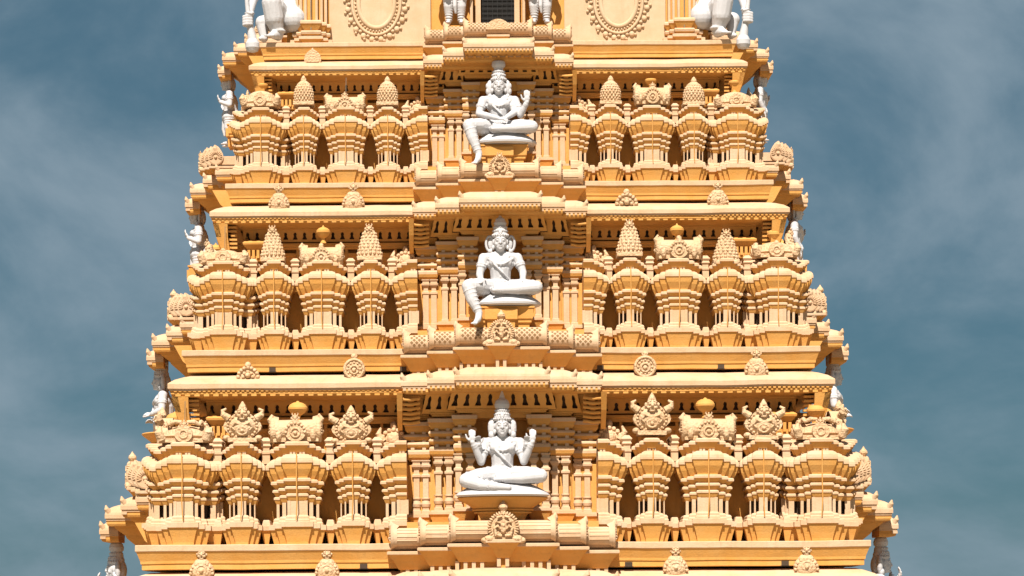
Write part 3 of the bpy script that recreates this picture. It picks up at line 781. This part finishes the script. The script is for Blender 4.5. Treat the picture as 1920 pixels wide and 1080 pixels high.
# ------------------------------------------------------------------ white statues
def remesh(mb, name, mat, voxel, smooth=3):
    me = mb.mesh(name, mat); o = bpy.data.objects.new('tmp', me); COL.objects.link(o)
    m = o.modifiers.new('r', 'REMESH'); m.mode = 'VOXEL'; m.voxel_size = voxel
    m2 = o.modifiers.new('s', 'SMOOTH'); m2.iterations = smooth; m2.factor = .5
    bpy.context.view_layer.update()
    ev = o.evaluated_get(bpy.context.evaluated_depsgraph_get()); me2 = bpy.data.meshes.new_from_object(ev)
    bpy.data.objects.remove(o); bpy.data.meshes.remove(me); me2.name = name
    me2.polygons.foreach_set('use_smooth', [True]*len(me2.polygons))
    if not me2.materials: me2.materials.append(mat)
    return me2
def hand(mb, wrist, direction, normal, s=1.0, curl=.4, spread=.25):
    """palm with five separate fingers, leaving the wrist along direction; normal = back of the hand"""
    d = Vector(direction).normalized(); n = Vector(normal).normalized(); n = (n - d*n.dot(d)).normalized(); a = d.cross(n)
    w = Vector(wrist); pc = w + d*.06*s
    M = Matrix((a, d, n)).transposed().to_4x4()
    mb.ell(pc, (.055*s, .07*s, .028*s), 0, 10, 7, M)
    for i, (off, ln) in enumerate(((-.042,.085),(-.014,.10),(.014,.094),(.042,.075))):
        b = w + d*.115*s + a*off*s; dd = (d + a*off*spread*20*.1).normalized()
        k1 = b + dd*ln*.5*s - n*curl*.02*s; k2 = k1 + (dd*(1-curl*.7) - n*curl)*ln*.5*s
        mb.limb([b, k1, k2], [.0165*s, .015*s, .012*s])
    tb = w + d*.035*s - a*.05*s
    mb.limb([tb, tb + (d*.5 - a*.6)*.06*s, tb + (d*.9 - a*.55)*.10*s], [.021*s, .018*s, .014*s])
def head(mb, c, s=1.0):
    x, y, z = c
    mb.ell(c, (.135*s, .15*s, .178*s), 0, 16, 12)
    mb.ell((x, y-.05*s, z-.10*s), (.095*s, .10*s, .085*s)); mb.ell((x, y-.128*s, z-.145*s), (.04*s, .03*s, .03*s))
    mb.limb([(x, y-.14*s, z+.05*s), (x, y-.172*s, z-.035*s)], [.016*s, .026*s])
    for q in (-1, 1):
        mb.ell((x+q*.055*s, y-.132*s, z+.018*s), (.034*s, .02*s, .017*s)); mb.ell((x+q*.02*s, y-.158*s, z-.04*s), (.017*s,.017*s,.013*s))
        mb.limb([(x+q*.022*s, y-.150*s, z+.052*s), (x+q*.06*s, y-.140*s, z+.064*s), (x+q*.10*s, y-.108*s, z+.045*s)], [.011*s, .012*s, .008*s])
        mb.ell((x+q*.14*s, y+.0*s, z-.0*s), (.02*s, .04*s, .06*s)); mb.ell((x+q*.145*s, y, z-.11*s), (.03*s,.035*s,.05*s))
        mb.ell((x+q*.075*s, y-.09*s, z-.05*s), (.04*s,.04*s,.045*s))
    mb.ell((x, y-.152*s, z-.080*s), (.043*s, .018*s, .011*s)); mb.ell((x, y-.148*s, z-.104*s), (.034*s, .018*s, .012*s))
    mb.ell((x, y-.148*s, z+.10*s), (.014*s,.012*s,.014*s))
def torso(mb, lean=0, female=False):
    mb.ell((0, .06, .40), (.34, .26, .17), 0, 16, 10)
    mb.limb([(0,.06,.42),(0,.05,.62),(0,.04,.80)], [.23,.205,.22])
    mb.ell((0,.03,.90), (.28,.20,.185), 0, 16, 10)
    mb.tube([(-.22,-.06,1.04),(-.12,-.18,.86),(.04,-.20,.70),(.20,-.12,.54)], [.022,.022,.022,.02], 7)
    mb.limb([(-.27,.05,1.03),(0,.04,1.06),(.27,.05,1.03)], [.095,.12,.095])
    for q in (-1, 1): mb.ell((q*.115, -.09, .92), (.125 if female else .12, .10 if female else .07, .095))
    mb.limb([(0,.04,1.08),(0,.0,1.20)], [.095,.085])
    mb.ell((0,-.135,.62), (.025,.03,.03))
    for rx, z, yo in ((.19,1.05,-.03),(.24,.985,-.06)):      # necklaces
        pts = [(rx*math.sin(a), yo+.06-(.17+.02*(rx>.2))*math.cos(a), z-.10*math.cos(a)**3*(rx/.2)) for a in [-1.5+3.0*j/10 for j in range(11)]]
        mb.tube(pts, .024, 7)
    for j in range(7): mb.ell((.2*math.sin(-.9+.3*j), .0-.19*math.cos(-.9+.3*j), .84-.02*abs(3-j)*-1), .02, nu=7, nv=5)
    mb.torus((0,.06,.54), .225, .20, .03, 'Z', 20, 6); mb.torus((0,.06,.49), .25, .215, .022, 'Z', 20, 6)
    for j in range(5): mb.limb([(-.12+.06*j,-.15,.53),(-.12+.06*j,-.19,.44)], [.018,.012])
def armlet(mb, p0, p1, f, r):
    p0 = Vector(p0); p1 = Vector(p1); c = p0.lerp(p1, f); d = (p1-p0).normalized()*.02
    mb.tube([c-d, c, c+d], [r, r*1.12, r], 10)
def arm(mb, sh, el, wr, hd, nrm, curl=.4, s=1.0):
    mb.limb([sh, Vector(sh).lerp(Vector(el), .5), el, Vector(el).lerp(Vector(wr), .4), wr], [.102, .092, .074, .070, .046])
    armlet(mb, sh, el, .42, .104); armlet(mb, sh, el, .55, .100); armlet(mb, el, wr, .85, .056); armlet(mb, el, wr, .75, .058)
    hand(mb, wr, hd, nrm, s, curl)
def crown_mesh(style):
    mb = MB(); z = 1.42; y = .0
    if style == 'C': p = [(.150,z),(.160,z+.03),(.150,z+.06),(.155,z+.085),(.135,z+.13),(.128,z+.20),(.108,z+.235),(.135,z+.26),(.142,z+.32),(.120,z+.385),(.065,z+.43),(.05,z+.45),(.045,z+.48),(.012,z+.57)]
    elif style == 'B': p = [(.155,z),(.165,z+.03),(.155,z+.06),(.14,z+.09),(.132,z+.2),(.112,z+.235),(.12,z+.25),(.13,z+.29),(.105,z+.33),(.09,z+.37),(.04,z+.41),(.02,z+.44)]
    else: p = [(.155,z),(.165,z+.03),(.15,z+.06),(.135,z+.14),(.115,z+.22),(.10,z+.27),(.105,z+.29),(.14,z+.32),(.15,z+.36),(.14,z+.42),(.11,z+.44),(.02,z+.45)]
    mb.lathe(0, y, p, 18)
    for row, (rr, zz) in enumerate(((.158, z+.045), (.140, z+.13), (.125, z+.2))):
        n = 11
        for j in range(n):
            a = math.pi + math.pi*j/(n-1); mb.ell((rr*math.cos(a), y+rr*math.sin(a), zz), (.02,.02,.024), nu=6, nv=5)
    mb.ell((0, y-.15, z+.09), (.04,.02,.05))
    return mb.mesh('crown', WHITE)
CROWN = {s: crown_mesh(s) for s in 'ABC'}
def hair_mesh(style):
    mb = MB()
    for q in (-1, 1):
        if style == 'C':
            mb.ell((q*.185,.05,1.30), (.085,.06,.19), 0, 12, 9); mb.ell((q*.20,.02,1.17), (.06,.06,.07)); mb.ell((q*.22,.05,1.36), (.045,.05,.08))
        elif style == 'B':
            mb.torus((q*.21,.06,1.31), .075, .145, .028, 'Y', 18, 7); mb.ell((q*.19,.07,1.31), (.06,.03,.12)); mb.ell((q*.20,.02,1.15), (.05,.05,.05))
        else:
            mb.ell((q*.18,.05,1.29), (.085,.07,.18), 0, 12, 9); mb.ell((q*.23,.05,1.22), (.05,.06,.08)); mb.ell((q*.19,.0,1.10), (.05,.05,.06)); mb.ell((q*.24,.05,1.33), (.04,.05,.07))
    mb.ell((0,.10,1.30), (.16,.10,.19), 0, 12, 9)
    return mb.mesh('hair', WHITE)
HAIR = {s: hair_mesh(s) for s in 'ABC'}
def cloth_folds(mb, p0, r0, p1, r1, n):
    p0 = Vector(p0); p1 = Vector(p1)
    for j in range(n):
        f = (j+.7)/n; c = p0.lerp(p1, f); r = r0+(r1-r0)*f; d = (p1-p0).normalized()*.012
        mb.tube([c-d*1.3, c, c+d*1.3], [r*.97, r+.022, r*.97], 16)
def seated(style):
    mb = MB(); torso(mb, 0, style != 'B'); head(mb, (0,-.03,1.33))
    # right hand side of the picture: folded leg
    mb.limb([(.16,0,.40),(.45,-.26,.40),(.70,-.36,.38)], [.175,.165,.135])
    mb.limb([(.70,-.38,.37),(.35,-.50,.33),(.05,-.52,.32)], [.125,.105,.075]); mb.limb([(.05,-.52,.32),(-.14,-.55,.31)], [.06,.045])
    cloth_folds(mb, (.2,0,.40), .175, (.66,-.34,.38), .14, 7)
    if style == 'C':
        mb.limb([(-.16,0,.40),(-.45,-.24,.36),(-.68,-.34,.30)], [.18,.17,.14])
        mb.limb([(-.66,-.38,.29),(-.40,-.58,.20),(-.15,-.66,.17)], [.13,.11,.09]); mb.limb([(-.15,-.66,.17),(.1,-.68,.15)], [.08,.06])
        cloth_folds(mb, (-.2,0,.40), .18, (-.66,-.33,.30), .15, 6); cloth_folds(mb, (-.64,-.38,.29), .13, (-.2,-.65,.17), .10, 5)
    else:
        dz = 0 if style == 'B' else -.08
        mb.limb([(-.16,0,.40),(-.42,-.30,.42),(-.64,-.46,.40)], [.18,.165,.14])
        mb.limb([(-.64,-.47,.38),(-.57,-.52,.12),(-.44,-.56,-.14+dz)], [.135,.118,.075])
        mb.limb([(-.44,-.56,-.16+dz),(-.46,-.66,-.28+dz),(-.52,-.74,-.36+dz)], [.07,.066,.042])
        for j in range(5): mb.limb([(-.47-.02*j,-.72,-.335+dz-.005*j),(-.49-.025*j,-.77,-.37+dz)], [.02,.016])
        cloth_folds(mb, (-.2,-.03,.40), .18, (-.62,-.44,.40), .145, 6); cloth_folds(mb, (-.64,-.47,.36), .132, (-.46,-.55,-.10+dz), .08, 6)
    mb.ell((0,-.34,.34), (.22,.18,.12))
    for j in range(6): mb.limb([(-.12+.05*j,-.30,.46),(-.12+.05*j,-.48,.38),(-.10+.045*j,-.56,.27)], [.026,.024,.014])
    if style == 'C':
        for q in (-1, 1):
            arm(mb, (q*.33,.05,1.02), (q*.40,-.10,.66), (q*.56,-.26,1.02), (q*.03,-.1,1), (0,-1,.1) if q < 0 else (0,-1,.1), .5, 1.15)
            arm(mb, (q*.31,.08,.99), (q*.42,.02,.74), (q*.44,-.22,.98), (q*.1,-.4,1), (0,1,.2), .7, .9)
    elif style == 'B':
        arm(mb, (-.34,.05,1.02), (-.42,-.04,.68), (-.40,-.30,.55), (-.1,-.9,-.25), (0,.2,1), .5, 1.1)
        arm(mb, (.34,.05,1.02), (.45,-.02,.72), (.44,-.26,.55), (.3,-.8,-.3), (0,.2,1), .4, 1.1)
    else:
        arm(mb, (-.34,.05,1.02), (-.43,-.08,.72), (-.02,-.40,.56), (.8,-.3,-.15), (0,-.5,1), .5, 1.1)
        arm(mb, (.34,.05,1.02), (.46,-.12,.68), (.60,-.24,.93), (.0,-.1,1), (0,-1,.1), .15, 1.2)
        arm(mb, (.30,.08,.98), (.34,-.12,.74), (.16,-.38,.58), (-.8,-.3,-.1), (0,-.5,1), .5, .9)
    return remesh(mb, 'deity_statue', WHITE, .0105, 1)
def cushion_mesh(style):
    mb = MB()
    if style == 'C':
        mb.lathe(.0, -.12, [(.84,0),(.88,.03),(.84,.08),(.68,.17),(.50,.25),(.40,.29)], 34, 0, True, 1, .72)
    else:
        mb.lathe(.14, -.06, [(.58,.02),(.66,.05),(.67,.09),(.60,.15),(.48,.23),(.40,.27)], 30, 0, True, 1, .78)
    return mb.mesh('seat_cushion', WHITE)
BODY = {s: seated(s) for s in 'ABC'}
CUSH = {s: cushion_mesh(s) for s in 'ABC'}
def place_statue(style, t, fa, y, z, label, x=0):
    o = put('seated_statue', BODY[style], t, fa, x, y, z); o.parent = None; o.scale = (t['k']*{'A':1.17,'B':1.08,'C':1}[style],)*3
    tag(o, label, 'statue', 'white seated statues under the canopies')
    link('crown', CROWN[style], o); link('hair', HAIR[style], o); link('seat_cushion', CUSH[style], o)
    return o
place_statue('C', TIERS['C'], 0, -.05, .90-.05, 'white four armed statue sitting cross-legged on a round cushion in the lowest middle bay')
place_statue('B', TIERS['B'], 0, -.05, .905-.06, 'white seated statue with one leg hanging and both hands low, under the middle canopy')
place_statue('A', TIERS['A'], 0, -.05, .905-.06, 'white seated statue with one hand raised and one leg hanging, just below the doorway')
for fa, sd_ in ((R(-90), 'left'), (R(90), 'right')):
    place_statue('C', TIERS['D'], fa, -.38, .70+SIDE, 'white crowned statue seated at the %s edge of the tower, lowest in the photo' % sd_)

def standing(pose):
    """standing figure, origin between the feet, 1.75 m to the top of the head"""
    mb = MB(); M0 = mb.M; mb.M = Matrix.Translation((0,0,.38)); torso(mb, 0, pose == 'dancer'); head(mb, (0,-.03,1.33)); 
    for q in (-1, 1):
        if pose == 'guard': arm(mb, (q*.33,.05,1.02), (q*.44,.04,.70), (q*.30,-.20,.62 if q > 0 else .50), (-q*.5,-.7,.1), (q*.3,-.5,.8), .5, 1.1)
        else: arm(mb, (q*.33,.05,1.02), (q*.43,.06,.68), (q*.34,-.20,.78) if q > 0 else (-.38,-.06,.40), (-.2,-.5,.8) if q > 0 else (0,-.3,-1), (0,-.8,.3), .5, 1.1)
    mb.M = M0
    for q in (-1, 1):
        mb.limb([(q*.15,.05,.80),(q*.17,.0,.48),(q*.16,.06,.10)], [.175,.125,.072])
        mb.limb([(q*.16,.05,.06),(q*.19,-.12,.035)], [.06,.045])
        for j in range(5): mb.limb([(q*(.15+.018*j),-.14,.03),(q*(.15+.022*j),-.20,.022)], [.018,.014])
        cloth_folds(mb, (q*.15,.04,.74), .168, (q*.16,.05,.16), .088, 9)
        mb.torus((q*.16,.06,.12), .08, .08, .022, 'Z', 16, 6)
    mb.limb([(0,-.12,.78),(0,-.15,.45),(.02,-.12,.28)], [.07,.055,.03])
    return remesh(mb, 'standing_statue', WHITE, .0125, 1)
STAND = {p: standing(p) for p in ('dancer', 'guard')}
def place_standing(p, t, fa, x, y, z, sc, label, crown='A'):
    o = put('standing_statue', STAND[p], t, fa, x, y, z); o.parent = None; o.scale = (t['k']*sc,)*3
    tag(o, label, 'statue'); link('crown', CROWN[crown], o, (0,0,.38)); link('hair', HAIR[crown], o, (0,0,.38)); return o
for fa, sd_ in ((R(-90), 'left'), (R(90), 'right')):
    place_standing('guard', TIERS['C'], fa, 0, -.26, 1.95, 1.0, 'white crowned statue standing at the %s edge beside the lowest full row of pavilions' % sd_, 'C')
    place_standing('dancer', TIERS['B'], fa, 0, -.32, 2.2, 1.0, 'white statue standing at the %s edge beside the middle row of pavilions' % sd_, 'B')
place_standing('dancer', TIERS['A'], R(-90), 0, -.50, 2.16, 1.0, 'slim white statue standing at the left edge beside the top row of pavilions')
place_standing('dancer', TIERS['A'], R(90), 0, -.45, 2.16, 1.0, 'white standing statue half hidden at the right edge beside the top row of pavilions')
place_standing('guard', TT, 0, -1.24, .12, .52, 1.1, 'white statue of a guardian standing left of the dark doorway at the top', 'C')
place_standing('guard', TT, 0, 1.24, .12, .52, 1.1, 'white statue of a guardian standing right of the dark doorway at the top', 'C')

# big squatting guards with clubs on the upper corners (only the legs and clubs are in the photo)
def guard_mesh(q):
    mb = MB(); mb.M = Matrix.Diagonal((q,1,1,1))          # written for the left corner: q = 1
    mb.ell((.16,.25,.80), (.55,.42,.52), 0, 18, 12); mb.ell((.46,.02,.62), (.34,.34,.36), 0, 16, 10)        # hips and belly
    mb.limb([(.05,.25,.9),(.0,.28,1.4),(0,.26,1.75)], [.42,.38,.36]); mb.limb([(-.38,.25,1.85),(.38,.25,1.85)], [.17,.17])
    mb.limb([(0,.24,1.9),(0,.18,2.1)], [.15,.14])
    mb.ell((0,.14,2.3), (.24,.25,.29), 0, 16, 12)
    for s_ in (-1, 1):
        mb.ell((s_*.09,-.08,2.34), (.05,.035,.035)); mb.ell((s_*.24,.15,2.3), (.04,.07,.1)); mb.limb([(s_*.03,-.10,2.42),(s_*.16,-.06,2.42)], [.02,.016])
    mb.limb([(0,-.1,2.34),(0,-.15,2.24)], [.03,.05]); mb.ell((0,-.1,2.15), (.09,.03,.025))
    # front leg: thigh rising to a high knee, shin down to the foot on the ledge
    mb.limb([(.12,.15,.66),(-.02,-.25,.92),(-.12,-.45,1.0)], [.32,.27,.22]); mb.limb([(-.12,-.46,.98),(-.05,-.40,.55),(.05,-.30,.16)], [.27,.27,.16])
    mb.torus((.04,-.31,.22), .175, .175, .05, 'Z', 20, 7)
    mb.limb([(.05,-.28,.11),(-.05,-.48,.09),(-.14,-.60,.06)], [.14,.125,.07])
    for j in range(5): mb.limb([(-.05-.045*j,-.56,.05),(-.07-.055*j,-.66,.035)], [.035,.026])
    # other leg folded outward
    mb.limb([(-.1,.3,.6),(-.42,.1,.55)], [.28,.2]); mb.limb([(-.42,.1,.55),(-.36,.0,.1)], [.19,.11]); mb.limb([(-.36,0,.07),(-.45,-.15,.06)], [.09,.06])
    # arm with the hand closed on the club
    mb.limb([(-.40,.2,1.82),(-.68,.0,1.15),(-.76,-.30,.64)], [.17,.14,.10])
    mb.torus((-.74,-.24,.74), .115, .115, .03, 'Z', 16, 6)
    mb.ell((-.775,-.36,.50), (.16,.14,.19))
    for j in range(4): mb.limb([(-.67,-.46,.62-.075*j),(-.79,-.51,.615-.075*j),(-.89,-.45,.605-.075*j),(-.88,-.35,.60-.075*j)], [.042,.044,.042,.034])
    mb.limb([(-.65,-.40,.62),(-.67,-.50,.68),(-.77,-.53,.70)], [.046,.042,.034])
    mb.limb([(.40,.2,1.82),(.62,.05,1.5),(.5,-.25,1.9)], [.15,.125,.085]); hand(mb, (.5,-.27,1.92), (0,-.1,1), (0,-1,0), 1.7, .3)
    mb.limb([(.0,.05,.72),(.1,-.2,.3)], [.1,.07])
    return remesh(mb, 'guard_statue', WHITE, .02, 2)
def club_mesh(q):
    mb = MB(); mb.M = Matrix.Diagonal((q,1,1,1))
    mb.tube([(-.83,-.38,1.4),(-.79,-.37,.9),(-.70,-.36,.25),(-.66,-.35,.0)], [.05,.06,.10,.13], 10)
    mb.lathe(-.655, -.35, [(.10,.04),(.15,-.02),(.20,-.12),(.20,-.24),(.15,-.33),(.06,-.36)][::-1], 12)
    mb.ell((-.835,-.38,1.48), (.06,.06,.08))
    return mb.mesh('club', WHITE)
for q, sd_ in ((1, 'left'), (-1, 'right')):
    o = put('guard_statue', guard_mesh(q), TT, 0, -6.42*q, .48, .13); o.parent = None; o.scale = (KT*1.05,)*3
    tag(o, 'massive white squatting guard gripping a club on the %s upper corner ledge' % sd_, 'statue')
    c = link('club', club_mesh(q), o)

# ------------------------------------------------------------------ ground, camera, light, sky
mb = MB(); mb.add([(-3000,-3000,0),(3000,-3000,0),(3000,3000,0),(-3000,3000,0)], [(0,1,2,3)])
g = link('ground', mb.mesh('ground', GROUND)); g['kind'] = 'structure'

cam = bpy.data.objects.new('camera', bpy.data.cameras.new('camera')); COL.objects.link(cam)
cam.data.sensor_width = 36; cam.data.lens = 5000/1920*36
cam.data.clip_end = 9000
cam.location = (.16-.84, -YF-50, ZC+6.88-8.2)
cam.rotation_euler = (R(90), 0, 0); cam.data.shift_x = 84/1920; cam.data.shift_y = (1150-540)/1920
cam.rotation_euler = (cam.rotation_euler.to_matrix() @ Matrix.Rotation(R(-.4), 3, 'Z')).to_euler()
S.camera = cam

SUN_EL = 54; SUN_AZ = -8        # azimuth: degrees from the viewer's side, negative = from the left
sd = Vector((math.sin(R(SUN_AZ))*math.cos(R(SUN_EL)), -math.cos(R(SUN_AZ))*math.cos(R(SUN_EL)), math.sin(R(SUN_EL))))
sun = bpy.data.objects.new('sun', bpy.data.lights.new('sun', 'SUN')); COL.objects.link(sun)
sun.data.energy = 5.0; sun.data.angle = R(.5); sun.data.color = (1, .93, .83)
sun.rotation_euler = sd.to_track_quat('Z', 'Y').to_euler(); sun.location = (0,-40,80)

w = bpy.data.worlds.new('World'); S.world = w; w.use_nodes = True
nt = w.node_tree; N = nt.nodes; L = nt.links
bg = N['Background']; bg.inputs['Strength'].default_value = .05
sky = N.new('ShaderNodeTexSky'); sky.sky_type = 'NISHITA'; sky.sun_disc = False
sky.sun_elevation = R(SUN_EL); sky.sun_rotation = math.atan2(sd.x, sd.y)
sky.altitude = 1000; sky.air_density = 1.0; sky.dust_density = 1.0; sky.ozone_density = 1.5
tc = N.new('ShaderNodeTexCoord')
mp = N.new('ShaderNodeMapping'); mp.inputs['Scale'].default_value = (7, 7, 10); mp.inputs['Location'].default_value = (-9.1565, 14.2586, -8.8672); mp.inputs['Rotation'].default_value = (0, R(25), 0)
L.new(tc.outputs['Generated'], mp.inputs[0])
nz = N.new('ShaderNodeTexNoise'); nz.inputs['Scale'].default_value = 1.0; nz.inputs['Detail'].default_value = 9; nz.inputs['Roughness'].default_value = .56; nz.inputs['Distortion'].default_value = .25
L.new(mp.outputs[0], nz.inputs['Vector'])
mr = N.new('ShaderNodeMapRange'); mr.interpolation_type = 'SMOOTHSTEP'
for i, v in enumerate((.36, .70, 0, .92)): mr.inputs[i+1].default_value = v
L.new(nz.outputs[0], mr.inputs[0])
tint = N.new('ShaderNodeMix'); tint.data_type = 'RGBA'; tint.blend_type = 'MULTIPLY'; tint.inputs[0].default_value = 1
tint.inputs[7].default_value = (.36, .62, .62, 1); L.new(sky.outputs[0], tint.inputs[6])
mx = N.new('ShaderNodeMix'); mx.data_type = 'RGBA'; L.new(mr.outputs[0], mx.inputs[0]); fl = N.new('ShaderNodeMix'); fl.data_type = 'RGBA'; fl.inputs[0].default_value = .8; fl.inputs[7].default_value = (.85, 1.68, 2.35, 1); L.new(tint.outputs[2], fl.inputs[6]); L.new(fl.outputs[2], mx.inputs[6]); mx.inputs[7].default_value = (2.95, 3.87, 4.6, 1)
L.new(mx.outputs[2], bg.inputs['Color'])
S.view_settings.view_transform = 'Standard'; S.view_settings.look = 'None'; S.view_settings.exposure = .9; S.view_settings.gamma = 1
